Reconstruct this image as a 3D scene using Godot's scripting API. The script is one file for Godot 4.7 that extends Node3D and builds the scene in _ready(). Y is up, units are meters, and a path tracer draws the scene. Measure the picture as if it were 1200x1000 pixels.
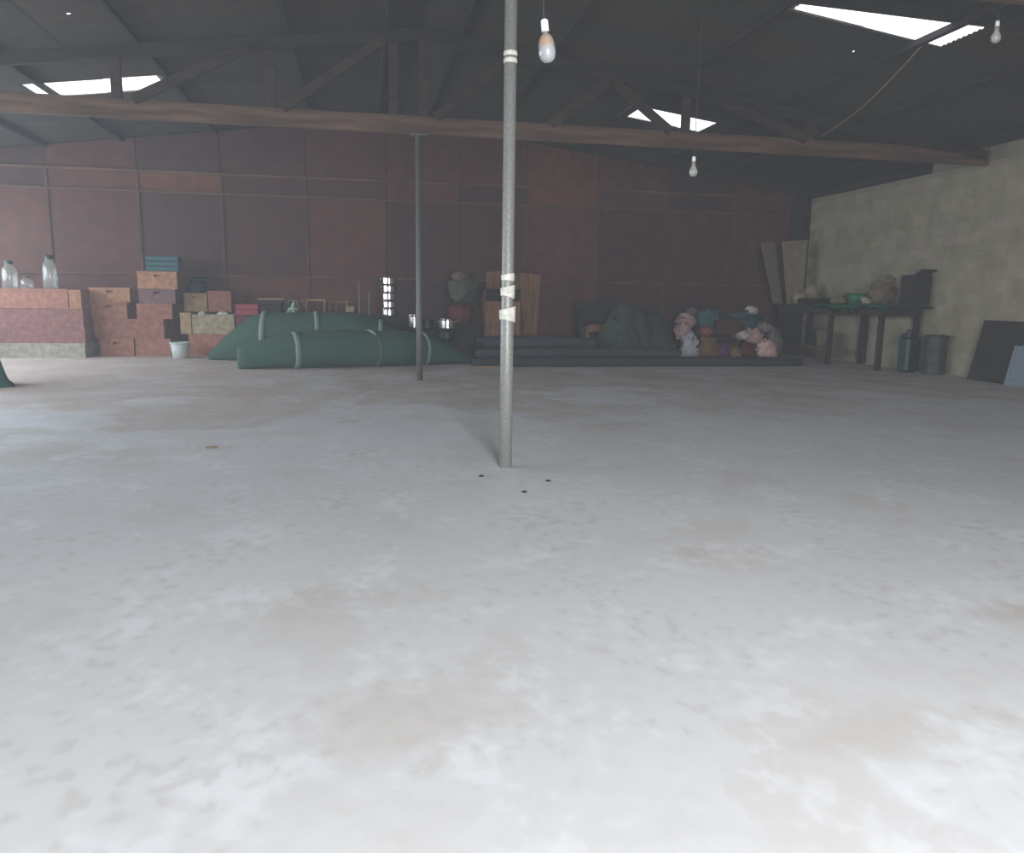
extends Node3D
# A dim store shed: concrete floor, board-lined end wall, whitewashed block wall,
# low gable roof of corrugated sheets on timber trusses, goods stacked along the walls.

const XC := 0.95        # ridge line
const XR := 10.05       # inner face of the block wall
const XL := -8.15       # inner face of the left wall
const ZB := -16.9       # inner face of the board wall
const ZF := 3.2         # inner face of the front wall (behind the camera)
const SLOPE := 0.13
const EAVE := 3.70

var used := {}
var M := {}
var boxes := {}
var rng := RandomNumberGenerator.new()

func roof_y(x: float) -> float:
	return EAVE + (XR - XC - absf(x - XC)) * SLOPE

# ---------------------------------------------------------------- naming
func free_name(parent: Node, called: String) -> String:
	var key := str(parent.get_instance_id()) + called
	var n: int = used.get(key, 0)
	used[key] = n + 1
	return called if n == 0 else "%s_%03d" % [called, n]

func put(o: Node3D, called: String, parent: Node) -> Node3D:
	o.name = free_name(parent, called)
	parent.add_child(o, true)
	return o

func tag(o: Node3D, label: String, category: String, group := "") -> Node3D:
	o.set_meta("label", label)
	o.set_meta("category", category)
	if group != "":
		o.set_meta("group", group)
	return o

func thing(called: String, label: String, category: String, at := Vector3.ZERO, turn := 0.0, group := "") -> Node3D:
	var o := Node3D.new()
	put(o, called, self)
	o.position = at
	o.rotation.y = turn
	return tag(o, label, category, group)

func structure(called: String) -> Node3D:
	var o := Node3D.new()
	put(o, called, self)
	o.set_meta("kind", "structure")
	return o

func part(parent: Node, called: String, mesh: Mesh, m: Material, at := Vector3.ZERO, rot := Vector3.ZERO) -> MeshInstance3D:
	var o := MeshInstance3D.new()
	o.mesh = mesh
	o.material_override = m
	put(o, called, parent)
	o.position = at
	o.rotation = rot
	return o

# ---------------------------------------------------------------- shapes
func tri(st: SurfaceTool, a: Vector3, b: Vector3, c: Vector3, away: Vector3) -> void:
	var n := (a - c).cross(a - b)
	if n.dot((a + b + c) / 3.0 - away) < 0.0:
		var t := b
		b = c
		c = t
	st.add_vertex(a)
	st.add_vertex(b)
	st.add_vertex(c)

func quad(st: SurfaceTool, a: Vector3, b: Vector3, c: Vector3, d: Vector3, away: Vector3) -> void:
	tri(st, a, b, c, away)
	tri(st, a, c, d, away)

func begin(smooth := false) -> SurfaceTool:
	var st := SurfaceTool.new()
	st.begin(Mesh.PRIMITIVE_TRIANGLES)
	st.set_smooth_group(0 if smooth else -1)
	return st

func done(st: SurfaceTool) -> ArrayMesh:
	st.generate_normals()
	return st.commit()

# a box with chamfered edges, centred
func add_box(st: SurfaceTool, s: Vector3, bev: float, tf := Transform3D.IDENTITY) -> void:
	var h := s / 2.0
	bev = minf(bev, minf(h.x, minf(h.y, h.z)) * 0.6)
	var mid := tf.origin
	var v := {}
	for sx in [-1, 1]:
		for sy in [-1, 1]:
			for sz in [-1, 1]:
				var c := Vector3(sx * h.x, sy * h.y, sz * h.z)
				var k := Vector3i(sx, sy, sz)
				v[[k, 0]] = tf * (c - Vector3(0, sy * bev, sz * bev))
				v[[k, 1]] = tf * (c - Vector3(sx * bev, 0, sz * bev))
				v[[k, 2]] = tf * (c - Vector3(sx * bev, sy * bev, 0))
				tri(st, v[[k, 0]], v[[k, 1]], v[[k, 2]], mid)
	for ax in 3:
		var b := (ax + 1) % 3
		var c := (ax + 2) % 3
		for s1 in [-1, 1]:
			var q := []
			for p in [[-1, -1], [1, -1], [1, 1], [-1, 1]]:
				var k := Vector3i.ZERO
				k[ax] = s1
				k[b] = p[0]
				k[c] = p[1]
				q.append(v[[k, ax]])
			quad(st, q[0], q[1], q[2], q[3], mid)
		for s1 in [-1, 1]:
			for s2 in [-1, 1]:
				var k0 := Vector3i.ZERO
				k0[b] = s1
				k0[c] = s2
				var k1 := k0
				k0[ax] = -1
				k1[ax] = 1
				quad(st, v[[k0, b]], v[[k1, b]], v[[k1, c]], v[[k0, c]], mid)

func box(s: Vector3, bev := 0.006) -> ArrayMesh:
	var key := [s, bev]
	if not boxes.has(key):
		var st := begin()
		add_box(st, s, bev)
		boxes[key] = done(st)
	return boxes[key]

# a straight timber or bar from a to b: w across, h deep
func bar(parent: Node, called: String, a: Vector3, b: Vector3, w: float, h: float, m: Material, bev := 0.005) -> MeshInstance3D:
	var d := b - a
	var o := part(parent, called, box(Vector3(w, h, d.length()), bev), m, (a + b) / 2.0)
	var up := Vector3.UP if absf(d.normalized().y) < 0.98 else Vector3.BACK
	o.basis = Basis.looking_at(d, up)
	return o

func lathe(prof: Array, seg := 24) -> ArrayMesh:
	var st := begin(true)
	for i in prof.size() - 1:
		var p: Vector2 = prof[i]
		var q: Vector2 = prof[i + 1]
		for k in seg:
			var a0 := TAU * k / seg
			var a1 := TAU * (k + 1) / seg
			var A := Vector3(p.x * cos(a0), p.y, p.x * sin(a0))
			var B := Vector3(p.x * cos(a1), p.y, p.x * sin(a1))
			var C := Vector3(q.x * cos(a1), q.y, q.x * sin(a1))
			var D := Vector3(q.x * cos(a0), q.y, q.x * sin(a0))
			if p.x > 0.0001:
				st.add_vertex(A); st.add_vertex(C); st.add_vertex(B)
			if q.x > 0.0001:
				st.add_vertex(A); st.add_vertex(D); st.add_vertex(C)
	return done(st)

# a skin through rings of points; ends closed
func loft(rings: Array, smooth := true) -> ArrayMesh:
	var st := begin(smooth)
	var n: int = rings[0].size()
	for i in rings.size() - 1:
		var mid := Vector3.ZERO
		for p in rings[i]:
			mid += p
		for p in rings[i + 1]:
			mid += p
		mid /= 2.0 * n
		for k in n:
			var k2 := (k + 1) % n
			quad(st, rings[i][k], rings[i][k2], rings[i + 1][k2], rings[i + 1][k], mid)
	for e in [0, rings.size() - 1]:
		var mid := Vector3.ZERO
		for p in rings[e]:
			mid += p
		mid /= n
		var inner: Vector3 = rings[1 if e == 0 else e - 1][0] * 0.0
		for p in rings[1 if e == 0 else e - 1]:
			inner += p
		inner /= n
		for k in n:
			tri(st, mid, rings[e][k], rings[e][(k + 1) % n], inner * 2.0 - mid if inner.distance_to(mid) < 1e-4 else inner)
	return done(st)

func tube(pts: Array, r: float, seg := 8) -> ArrayMesh:
	var rings := []
	for i in pts.size():
		var d: Vector3 = (pts[mini(i + 1, pts.size() - 1)] - pts[maxi(i - 1, 0)]).normalized()
		var u := d.cross(Vector3.UP if absf(d.y) < 0.95 else Vector3.RIGHT).normalized()
		var w := u.cross(d)
		var ring := []
		for k in seg:
			ring.append(pts[i] + (u * cos(TAU * k / seg) + w * sin(TAU * k / seg)) * r)
		rings.append(ring)
	return loft(rings)

# a lump of soft stuff: folded, flattened below
func lump(size: Vector3, seed_: int, fold := 0.25, freq := 2.0, nu := 28, nv := 18) -> ArrayMesh:
	var nz := FastNoiseLite.new()
	nz.seed = seed_
	nz.frequency = freq
	nz.fractal_octaves = 3
	var st := begin(true)
	var P := []
	for j in nv + 1:
		var row := []
		var th := PI * j / nv
		for i in nu:
			var ph := TAU * i / nu
			var d := Vector3(sin(th) * cos(ph), cos(th), sin(th) * sin(ph))
			var r := 1.0 + fold * nz.get_noise_3d(d.x, d.y * 1.4, d.z) * 2.0
			r += fold * 0.35 * absf(nz.get_noise_3d(d.x * 3.0 + 9.0, d.y * 3.0, d.z * 3.0))
			var p := Vector3(d.x * size.x, d.y * size.y, d.z * size.z) * 0.5 * r
			p.y = maxf(p.y, -size.y * 0.42)
			p.y += size.y * 0.42
			row.append(p)
		P.append(row)
	var mid := Vector3(0, size.y * 0.4, 0)
	for j in nv:
		for i in nu:
			var i2 := (i + 1) % nu
			if j > 0:
				tri(st, P[j][i], P[j][i2], P[j + 1][i2], mid)
			if j < nv - 1:
				tri(st, P[j][i], P[j + 1][i2], P[j + 1][i], mid)
	return done(st)

# a cloth laid over things: heights on a grid, with a hem of some thickness
func drape(x0: float, x1: float, z0: float, z1: float, nx: int, nz_: int, fy: Callable, thick := 0.02) -> ArrayMesh:
	var st := begin(true)
	var P := []
	for j in nz_ + 1:
		var row := []
		for i in nx + 1:
			var x := lerpf(x0, x1, float(i) / nx)
			var z := lerpf(z0, z1, float(j) / nz_)
			row.append(fy.call(x, z))
		P.append(row)
	var low := Vector3(0, -thick, 0)
	for j in nz_:
		for i in nx:
			var a: Vector3 = P[j][i]
			var b: Vector3 = P[j][i + 1]
			var c: Vector3 = P[j + 1][i + 1]
			var d: Vector3 = P[j + 1][i]
			quad(st, a, b, c, d, (a + c) / 2.0 - Vector3(0, 1, 0))
			quad(st, a + low, b + low, c + low, d + low, (a + c) / 2.0 + Vector3(0, 1, 0))
	for j in nz_:
		for e in [0, nx]:
			quad(st, P[j][e], P[j + 1][e], P[j + 1][e] + low, P[j][e] + low, P[j][nx / 2] + low)
	for i in nx:
		for e in [0, nz_]:
			quad(st, P[e][i], P[e][i + 1], P[e][i + 1] + low, P[e][i] + low, P[nz_ / 2][i] + low)
	return done(st)

# a flat board cut to an outline in x and y, thickness along z
func prism(outline: PackedVector2Array, depth: float) -> ArrayMesh:
	var st := begin()
	var idx := Geometry2D.triangulate_polygon(outline)
	var h := depth / 2.0
	for i in range(0, idx.size(), 3):
		var a := outline[idx[i]]
		var b := outline[idx[i + 1]]
		var c := outline[idx[i + 2]]
		tri(st, Vector3(a.x, a.y, h), Vector3(b.x, b.y, h), Vector3(c.x, c.y, h), Vector3((a.x + b.x + c.x) / 3, (a.y + b.y + c.y) / 3, 0))
		tri(st, Vector3(a.x, a.y, -h), Vector3(b.x, b.y, -h), Vector3(c.x, c.y, -h), Vector3((a.x + b.x + c.x) / 3, (a.y + b.y + c.y) / 3, 0))
	var mid := Vector2.ZERO
	for p in outline:
		mid += p
	mid /= outline.size()
	for i in outline.size():
		var a := outline[i]
		var b := outline[(i + 1) % outline.size()]
		quad(st, Vector3(a.x, a.y, -h), Vector3(b.x, b.y, -h), Vector3(b.x, b.y, h), Vector3(a.x, a.y, h), Vector3(mid.x, mid.y, 0))
	return done(st)

# a corrugated sheet, corrugations running along x; hole = [x0, x1, first segment, last segment]
func sheet(length: float, width: float, hole := []) -> ArrayMesh:
	var st := begin(true)
	var n := int(round(width / 0.019))
	var xs := [-length / 2, length / 2]
	if hole.size():
		xs = [-length / 2, hole[0], hole[1], length / 2]
	for k in n:
		var z0 := -width / 2 + width * k / n
		var z1 := -width / 2 + width * (k + 1) / n
		var y0 := 0.010 * sin(TAU * (z0 + width / 2) / 0.076)
		var y1 := 0.010 * sin(TAU * (z1 + width / 2) / 0.076)
		for i in xs.size() - 1:
			if hole.size() and i == 1 and k >= hole[2] and k <= hole[3]:
				continue
			quad(st, Vector3(xs[i], y0, z0), Vector3(xs[i + 1], y0, z0), Vector3(xs[i + 1], y1, z1), Vector3(xs[i], y1, z1), Vector3(0, 5, 0))
	return done(st)

# ---------------------------------------------------------------- surfaces
func grain_image(kind: String, seed_: int, lo: float, size := 256) -> ImageTexture:
	var n := FastNoiseLite.new()
	n.seed = seed_
	n.fractal_octaves = 4
	n.frequency = 0.02 if kind != "fine" else 0.09
	if kind == "along" or kind == "upright":
		n.frequency = 0.03
	var src := n.get_seamless_image(size, size) if kind != "along" and kind != "upright" else null
	var img := Image.create(size, size, false, Image.FORMAT_RGB8)
	for y in size:
		for x in size:
			var v := 0.5
			if kind == "along" or kind == "upright":
				var u := float(x if kind == "along" else y)
				var w := float(y if kind == "along" else x)
				# a ring of noise keeps the streaks seamless along their length
				var a := TAU * u / size
				v = 0.5 + 0.5 * n.get_noise_3d(cos(a) * 9.0, sin(a) * 9.0, w * 2.6)
				v = clampf((v - 0.5) * 1.6 + 0.5, 0, 1)
			elif kind == "weave":
				v = src.get_pixel(x, y).r * 0.6 + 0.4 * (0.5 + 0.25 * sin(TAU * x / 8.0) + 0.25 * sin(TAU * y / 8.0))
			else:
				v = src.get_pixel(x, y).r
			v = lerpf(lo, 1.0, v)
			img.set_pixel(x, y, Color(v, v, v))
	return ImageTexture.create_from_image(img)

func surf(c: Color, tex: Texture2D, scale := 1.0, rough := 0.9, metal := 0.0) -> StandardMaterial3D:
	var m := StandardMaterial3D.new()
	m.albedo_color = c
	m.roughness = rough
	m.metallic = metal
	if tex:
		m.albedo_texture = tex
		m.uv1_triplanar = true
		m.uv1_world_triplanar = true
		m.uv1_scale = Vector3.ONE * scale
	return m

func floor_texture() -> ImageTexture:
	var w := 1536
	var nn := []
	for q in [[11, 0.004, 5, 0.0], [23, 0.011, 5, 40.0], [41, 0.022, 5, 24.0], [57, 0.12, 3, 0.0]]:
		var n := FastNoiseLite.new()
		n.seed = q[0]
		n.frequency = q[1]
		n.fractal_octaves = q[2]
		n.domain_warp_enabled = q[3] > 0.0
		n.domain_warp_amplitude = q[3]
		nn.append(n.get_image(w, w, false, false, false))
	var img := Image.create(w, w, false, Image.FORMAT_RGB8)
	var grey := Vector3(0.815, 0.81, 0.81)
	var dirt := Vector3(0.755, 0.725, 0.695)
	var lime := Vector3(0.90, 0.90, 0.905)
	var earth_brown := Vector3(0.68, 0.575, 0.51)
	# stains seen on the concrete: x and z in metres, half sizes, depth of tone
	var stains := [[-0.67, -2.45, 0.26, 0.10, 0.8], [-0.95, -2.15, 0.10, 0.22, 0.4], [0.35, -1.75, 0.40, 0.14, 0.5], [0.15, -3.3, 0.35, 0.12, 0.6], [1.75, -2.1, 0.45, 0.30, 0.5], [-0.8, -1.75, 0.14, 0.06, 0.5], [2.0, -3.0, 0.5, 0.2, 0.35], [-0.45, -1.6, 0.07, 0.05, 0.7], [4.2, -6.2, 1.2, 0.5, 0.5], [5.6, -7.2, 1.4, 0.4, 0.6], [3.6, -8.8, 1.8, 0.5, 0.5], [6.4, -9.2, 1.5, 0.5, 0.6]]
	for y in w:
		var wz := lerpf(ZF, ZB, float(y) / w)
		for x in w:
			var wx := lerpf(XL, XR, float(x) / w)
			var n1: float = nn[0].get_pixel(x, y).r
			var n2: float = nn[1].get_pixel(x, y).r
			var n3: float = nn[2].get_pixel(x, y).r
			var n4: float = nn[3].get_pixel(x, y).r
			var col := grey * (0.95 + 0.07 * n1 + 0.03 * n4)
			col = col.lerp(dirt, clampf((n2 - 0.58) * 2.5, 0.0, 0.30))
			col = col.lerp(lime, clampf((n3 - 0.64) * 3.0, 0.0, 0.20))
			col = col.lerp(lime, clampf((n3 * 0.5 + n4 * 0.5 - 0.60) * 5.0, 0.0, 0.22))
			col = col.lerp(dirt * 0.94, clampf((0.36 - n4 * 0.6 - n2 * 0.4) * 5.0, 0.0, 0.28))
			# browner tone in noise patches, growing towards the end wall
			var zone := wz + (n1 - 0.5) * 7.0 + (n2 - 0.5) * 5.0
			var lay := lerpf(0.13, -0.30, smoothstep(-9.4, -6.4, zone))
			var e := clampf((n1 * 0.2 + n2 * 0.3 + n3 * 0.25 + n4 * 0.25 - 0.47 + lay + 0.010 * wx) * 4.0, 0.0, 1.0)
			col = col.lerp(earth_brown * (0.94 + 0.12 * n3), e * 0.62)
			for s in stains:
				var dx: float = (wx - s[0]) / s[2]
				var dy: float = (wz - s[1]) / s[3]
				if absf(dx) < 1.6 and absf(dy) < 1.6:
					var dd := dx * dx + dy * dy + (n3 - 0.5) * 3.0 + (n4 - 0.5) * 0.8
					if dd < 1.0:
						col = col.lerp(dirt, clampf((1.0 - dd) * 0.9, 0.0, 1.0) * s[4])
			img.set_pixel(x, y, Color(col.x, col.y, col.z))
	return ImageTexture.create_from_image(img)

func plaid_texture() -> ImageTexture:
	var img := Image.create(64, 64, false, Image.FORMAT_RGB8)
	img.fill(Color(0.22, 0.42, 0.24))
	img.fill_rect(Rect2i(0, 8, 64, 5), Color(0.85, 0.86, 0.82))
	img.fill_rect(Rect2i(0, 40, 64, 5), Color(0.85, 0.86, 0.82))
	img.fill_rect(Rect2i(8, 0, 7, 64), Color(0.8, 0.84, 0.78))
	img.fill_rect(Rect2i(40, 0, 7, 64), Color(0.8, 0.84, 0.78))
	return ImageTexture.create_from_image(img)

func make_materials() -> void:
	var mottle := grain_image("plain", 3, 0.72)
	var fine := grain_image("fine", 4, 0.70)
	var along := grain_image("along", 5, 0.62)
	var upright := grain_image("upright", 6, 0.62)
	var weave := grain_image("weave", 7, 0.60)
	var soft := grain_image("plain", 9, 0.84)
	M.mottle = mottle
	# floor
	var fm := StandardMaterial3D.new()
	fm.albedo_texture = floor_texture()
	fm.roughness = 0.8
	fm.metallic_specular = 0.25
	M.floor = fm
	# end wall
	M.panel = []
	for c in [Color(0.354, 0.180, 0.144), Color(0.304, 0.158, 0.138), Color(0.380, 0.202, 0.151), Color(0.279, 0.151, 0.138)]:
		M.panel.append(surf(c, mottle, 0.45, 0.75))
	M.panel_warm = surf(Color(0.439, 0.238, 0.151), mottle, 0.45, 0.75)
	M.backing = surf(Color(0.131, 0.090, 0.082), mottle, 0.4)
	M.girt = surf(Color(0.46, 0.33, 0.26), along, 0.6, 0.85)
	M.stud = surf(Color(0.38, 0.26, 0.22), upright, 0.6, 0.85)
	M.timber = surf(Color(0.42, 0.32, 0.26), along, 0.5, 0.85)
	M.timber_dark = surf(Color(0.20, 0.17, 0.155), along, 0.5, 0.9)
	M.timber_web = surf(Color(0.25, 0.205, 0.18), along, 0.5, 0.9)
	# block wall
	M.block = []
	for c in [Color(0.630, 0.594, 0.513), Color(0.612, 0.576, 0.486), Color(0.648, 0.603, 0.531)]:
		M.block.append(surf(c, soft, 0.37, 0.95))
	M.mortar = surf(Color(0.576, 0.540, 0.468), soft, 0.37, 0.95)
	M.plaster = surf(Color(0.576, 0.540, 0.477), mottle, 0.3, 0.95)
	# roof
	M.roof = []
	for c in [Color(0.248, 0.228, 0.200), Color(0.220, 0.207, 0.193), Color(0.262, 0.228, 0.193)]:
		M.roof.append(surf(c, mottle, 0.5, 0.8))
	M.skylight = surf(Color(0.93, 0.92, 0.84), null, 1.0, 0.3)
	M.skylight.transparency = BaseMaterial3D.TRANSPARENCY_ALPHA
	M.skylight.albedo_color.a = 0.22
	# steel, cloth, card
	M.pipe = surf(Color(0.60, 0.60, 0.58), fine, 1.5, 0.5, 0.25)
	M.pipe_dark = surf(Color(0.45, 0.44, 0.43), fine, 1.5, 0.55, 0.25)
	M.paper = surf(Color(0.88, 0.87, 0.83), mottle, 3.0, 0.9)
	M.chrome = surf(Color(0.85, 0.85, 0.84), null, 1.0, 0.2, 1.0)
	M.black_metal = surf(Color(0.10, 0.10, 0.11), fine, 2.0, 0.4, 0.4)
	M.net = surf(Color(0.24, 0.40, 0.33), weave, 5.0, 0.95)
	M.net_dark = surf(Color(0.21, 0.36, 0.30), weave, 5.0, 0.95)
	M.teal_net = surf(Color(0.15, 0.42, 0.36), weave, 5.0, 0.95)
	M.strap = surf(Color(0.55, 0.64, 0.60), weave, 6.0, 0.8)
	M.grey_net = [surf(Color(0.23, 0.25, 0.27), weave, 4.0, 0.95), surf(Color(0.27, 0.29, 0.30), weave, 4.0, 0.95), surf(Color(0.20, 0.23, 0.26), weave, 4.0, 0.95)]
	M.card = []
	for c in [Color(0.68, 0.49, 0.37), Color(0.62, 0.42, 0.36), Color(0.66, 0.45, 0.38), Color(0.48, 0.36, 0.36), Color(0.67, 0.56, 0.43)]:
		M.card.append(surf(c, mottle, 1.2, 0.9))
	M.card_white = surf(Color(0.68, 0.65, 0.59), mottle, 1.2, 0.9)
	M.card_pale = surf(Color(0.66, 0.60, 0.49), mottle, 1.2, 0.9)
	M.card_pink = surf(Color(0.58, 0.40, 0.38), mottle, 1.2, 0.9)
	M.card_beige = surf(Color(0.56, 0.50, 0.41), mottle, 1.2, 0.9)
	M.ply = surf(Color(0.56, 0.38, 0.24), upright, 0.8, 0.7)
	M.wood = surf(Color(0.46, 0.30, 0.21), upright, 0.8, 0.7)
	M.wood_light = surf(Color(0.62, 0.50, 0.38), along, 0.8, 0.8)
	M.wood_dark = surf(Color(0.19, 0.15, 0.14), along, 0.8, 0.8)
	M.teal = surf(Color(0.10, 0.34, 0.36), fine, 1.0, 0.6)
	M.blue_dark = surf(Color(0.10, 0.20, 0.25), fine, 1.0, 0.7)
	M.pink = surf(Color(0.62, 0.20, 0.28), fine, 1.0, 0.6)
	M.pink_dull = surf(Color(0.45, 0.25, 0.27), mottle, 1.0, 0.85)
	M.white_plastic = surf(Color(0.80, 0.82, 0.80), fine, 1.0, 0.5)
	M.pale_blue = surf(Color(0.55, 0.60, 0.64), fine, 1.0, 0.6)
	M.green_plastic = surf(Color(0.09, 0.47, 0.32), fine, 1.0, 0.45)
	M.green_can = surf(Color(0.09, 0.25, 0.21), fine, 1.0, 0.5)
	M.grey_can = surf(Color(0.31, 0.30, 0.29), mottle, 2.0, 0.6, 0.3)
	M.tarp = surf(Color(0.24, 0.28, 0.22), weave, 4.0, 0.95)
	M.sack = surf(Color(0.33, 0.34, 0.28), weave, 4.0, 0.9)
	M.sack_pale = surf(Color(0.50, 0.42, 0.36), weave, 4.0, 0.9)
	M.foam = surf(Color(0.85, 0.82, 0.74), fine, 2.0, 0.9)
	M.plaid = surf(Color(0.9, 0.9, 0.9), plaid_texture(), 3.0, 0.8)
	M.bulb_glass = surf(Color(0.52, 0.52, 0.53), null, 1.0, 0.25)
	M.bulb_clear = surf(Color(0.70, 0.70, 0.68), null, 1.0, 0.15)
	M.bulb_clear.transparency = BaseMaterial3D.TRANSPARENCY_ALPHA
	M.bulb_clear.albedo_color.a = 0.45
	M.bulb_base = surf(Color(0.52, 0.44, 0.38), null, 1.0, 0.5)
	M.holder = surf(Color(0.80, 0.80, 0.78), null, 1.0, 0.5)
	M.cord = surf(Color(0.14, 0.13, 0.12), null, 1.0, 0.7)
	M.cable = surf(Color(0.42, 0.38, 0.30), null, 1.0, 0.7)
	M.dark = surf(Color(0.09, 0.08, 0.08), fine, 1.0, 0.9)
	M.earth_brown = surf(Color(0.50, 0.44, 0.37), mottle, 0.2, 1.0)
	var wrap := surf(Color(0.72, 0.76, 0.72), null, 2.0, 0.2)
	wrap.transparency = BaseMaterial3D.TRANSPARENCY_ALPHA
	wrap.albedo_color.a = 0.18
	M.wrap = wrap

func cloth(c: Color) -> StandardMaterial3D:
	return surf(c, M.mottle, 3.0, 0.95)

# ---------------------------------------------------------------- the shed
func build_shell() -> void:
	# floor
	var pm := PlaneMesh.new()
	pm.size = Vector2(XR - XL, ZF - ZB)
	var st := begin()
	var fs := Vector3((XR - XL), 0.2, ZF - ZB)
	add_box(st, fs, 0.001)
	var am := ArrayMesh.new()
	am.add_surface_from_arrays(Mesh.PRIMITIVE_TRIANGLES, pm.get_mesh_arrays())
	var f := structure("floor")
	part(f, "slab", done(st), M.mortar, Vector3((XR + XL) / 2, -0.102, (ZF + ZB) / 2))
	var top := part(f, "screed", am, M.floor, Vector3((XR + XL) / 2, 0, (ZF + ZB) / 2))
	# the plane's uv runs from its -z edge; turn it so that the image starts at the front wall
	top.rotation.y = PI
	# end wall: dark backing, hardboard panels between studs and girts
	var wb := structure("wall_back")
	part(wb, "backing", prism(PackedVector2Array([Vector2(XL - 0.2, -0.2), Vector2(XR + 0.3, -0.2), Vector2(XR + 0.3, roof_y(XR + 0.3) + 0.02), Vector2(XC, roof_y(XC) + 0.02), Vector2(XL - 0.2, roof_y(XL - 0.2) + 0.02)]), 0.1), M.backing, Vector3(0, 0, ZB - 0.09))
	var cols := [XL, -7.5, -5.88, -4.24, -2.67, -1.02, 0.62, 2.19, 3.64, 5.26, 6.87, 8.44, XR]
	var rows := [0.0, 1.58, 3.2, 3.58]
	rng.seed = 5
	for i in cols.size() - 1:
		var x0: float = cols[i] + 0.008
		var x1: float = cols[i + 1] - 0.008
		for j in 4:
			var m: Material = M.panel[rng.randi() % 4]
			if (j == 2 and (i == 3 or i == 8)) or (j == 3 and i == 8):
				m = M.panel_warm
			var dz := rng.randf_range(-0.006, 0.006)
			if j < 3:
				part(wb, "panel", box(Vector3(x1 - x0, rows[j + 1] - rows[j] - 0.016, 0.02), 0.003), m, Vector3((x0 + x1) / 2, (rows[j] + rows[j + 1]) / 2, ZB - 0.02 + dz))
			else:
				var o := PackedVector2Array([Vector2(x0, 3.588), Vector2(x1, 3.588), Vector2(x1, roof_y(x1))])
				if x0 < XC and x1 > XC:
					o.append(Vector2(XC, roof_y(XC)))
				o.append(Vector2(x0, roof_y(x0)))
				part(wb, "panel", prism(o, 0.02), m, Vector3(0, 0, ZB - 0.02 + dz))
	for y in [1.58, 3.2, 3.58]:
		bar(wb, "girt", Vector3(XL, y, ZB + 0.02), Vector3(XR, y, ZB + 0.02), 0.065, 0.05, M.girt)
	for i in cols.size() - 2:
		var x: float = cols[i + 1]
		if i in [5, 6]:
			continue
		for seg in [[0.0, 1.555], [1.605, 3.175], [3.225, 3.555]]:
			bar(wb, "stud", Vector3(x, seg[0], ZB + 0.008), Vector3(x, seg[1], ZB + 0.008), 0.05, 0.03, M.stud)
	# block wall
	var wr := structure("wall_right")
	part(wr, "core", box(Vector3(0.2, 3.5, ZF - ZB + 0.4), 0.004), M.mortar, Vector3(XR + 0.106, 1.75, (ZF + ZB) / 2))
	part(wr, "upper_course", box(Vector3(0.2, 0.30, 12.5 + ZF), 0.004), M.plaster, Vector3(XR + 0.104, 3.652, (ZF - 12.5) / 2))
	var bm := box(Vector3(0.03, 0.194, 0.394), 0.002)
	var zz0 := -16.25
	rng.seed = 8
	for r in 17:
		var shift := 0.2 if r % 2 else 0.0
		for k in 17:
			var z := zz0 + 0.2 + k * 0.4 + shift
			part(wr, "block", bm, M.block[rng.randi() % 3], Vector3(XR + rng.randf_range(0.016, 0.019), 0.1 + r * 0.2 + 0.001, z))
	bar(wr, "corner_post", Vector3(XR - 0.06, 0, -16.54), Vector3(XR - 0.06, 3.6, -16.54), 0.14, 0.62, M.wood_dark)
	bar(wr, "wall_plate", Vector3(XR + 0.06, 3.56, -16.85), Vector3(XR + 0.06, 3.56, -12.5), 0.16, 0.11, M.timber_dark)
	bar(wr, "eaves_board", Vector3(XR + 0.16, 3.68, -16.85), Vector3(XR + 0.16, 3.68, -12.5), 0.03, 0.2, M.timber_dark)
	# left wall with an unseen opening, made long and high to light the haze
	var wl := structure("wall_left")
	var wz0 := -16.0
	var wz1 := -4.0
	for s in [[ZB - 0.2, wz0, 0.0, 3.74], [wz1, ZF + 0.2, 0.0, 3.74], [wz0, wz1, 0.0, 1.2], [wz0, wz1, 3.0, 3.74]]:
		part(wl, "masonry", box(Vector3(0.2, s[3] - s[2], s[1] - s[0]), 0.004), M.plaster, Vector3(XL - 0.1, (s[2] + s[3]) / 2, (s[0] + s[1]) / 2))
	var w1 := structure("window_1")
	for y in [1.22, 2.98]:
		bar(w1, "window_frame", Vector3(XL - 0.1, y, wz0), Vector3(XL - 0.1, y, wz1), 0.08, 0.05, M.timber_dark)
	for z in [wz0 + 0.03, wz1 - 0.03]:
		bar(w1, "window_frame", Vector3(XL - 0.1, 1.2, z), Vector3(XL - 0.1, 3.0, z), 0.08, 0.05, M.timber_dark)
	# front wall with the wide doorway behind the camera
	var wf := structure("wall_front")
	part(wf, "masonry", box(Vector3(-0.2 - XL + 0.2, 3.3, 0.2), 0.004), M.plaster, Vector3((XL - 0.2 - 0.2) / 2, 1.65, ZF + 0.1))
	part(wf, "masonry", box(Vector3(XR + 0.2 - 1.5, 3.3, 0.2), 0.004), M.plaster, Vector3((XR + 0.2 + 1.5) / 2, 1.65, ZF + 0.1))
	part(wf, "gable", prism(PackedVector2Array([Vector2(XL - 0.2, 3.3), Vector2(XR + 0.2, 3.3), Vector2(XR + 0.2, roof_y(XR + 0.2)), Vector2(XC, roof_y(XC)), Vector2(XL - 0.2, roof_y(XL - 0.2))]), 0.2), M.plaster, Vector3(0, 0, ZF + 0.1))
	var d1 := structure("door_1")
	for x in [-0.16, 1.46]:
		bar(d1, "door_frame", Vector3(x, 0, ZF + 0.1), Vector3(x, 3.3, ZF + 0.1), 0.08, 0.12, M.timber_dark)
	bar(d1, "door_frame", Vector3(-0.2, 3.26, ZF + 0.1), Vector3(1.5, 3.26, ZF + 0.1), 0.12, 0.08, M.timber_dark)
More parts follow.
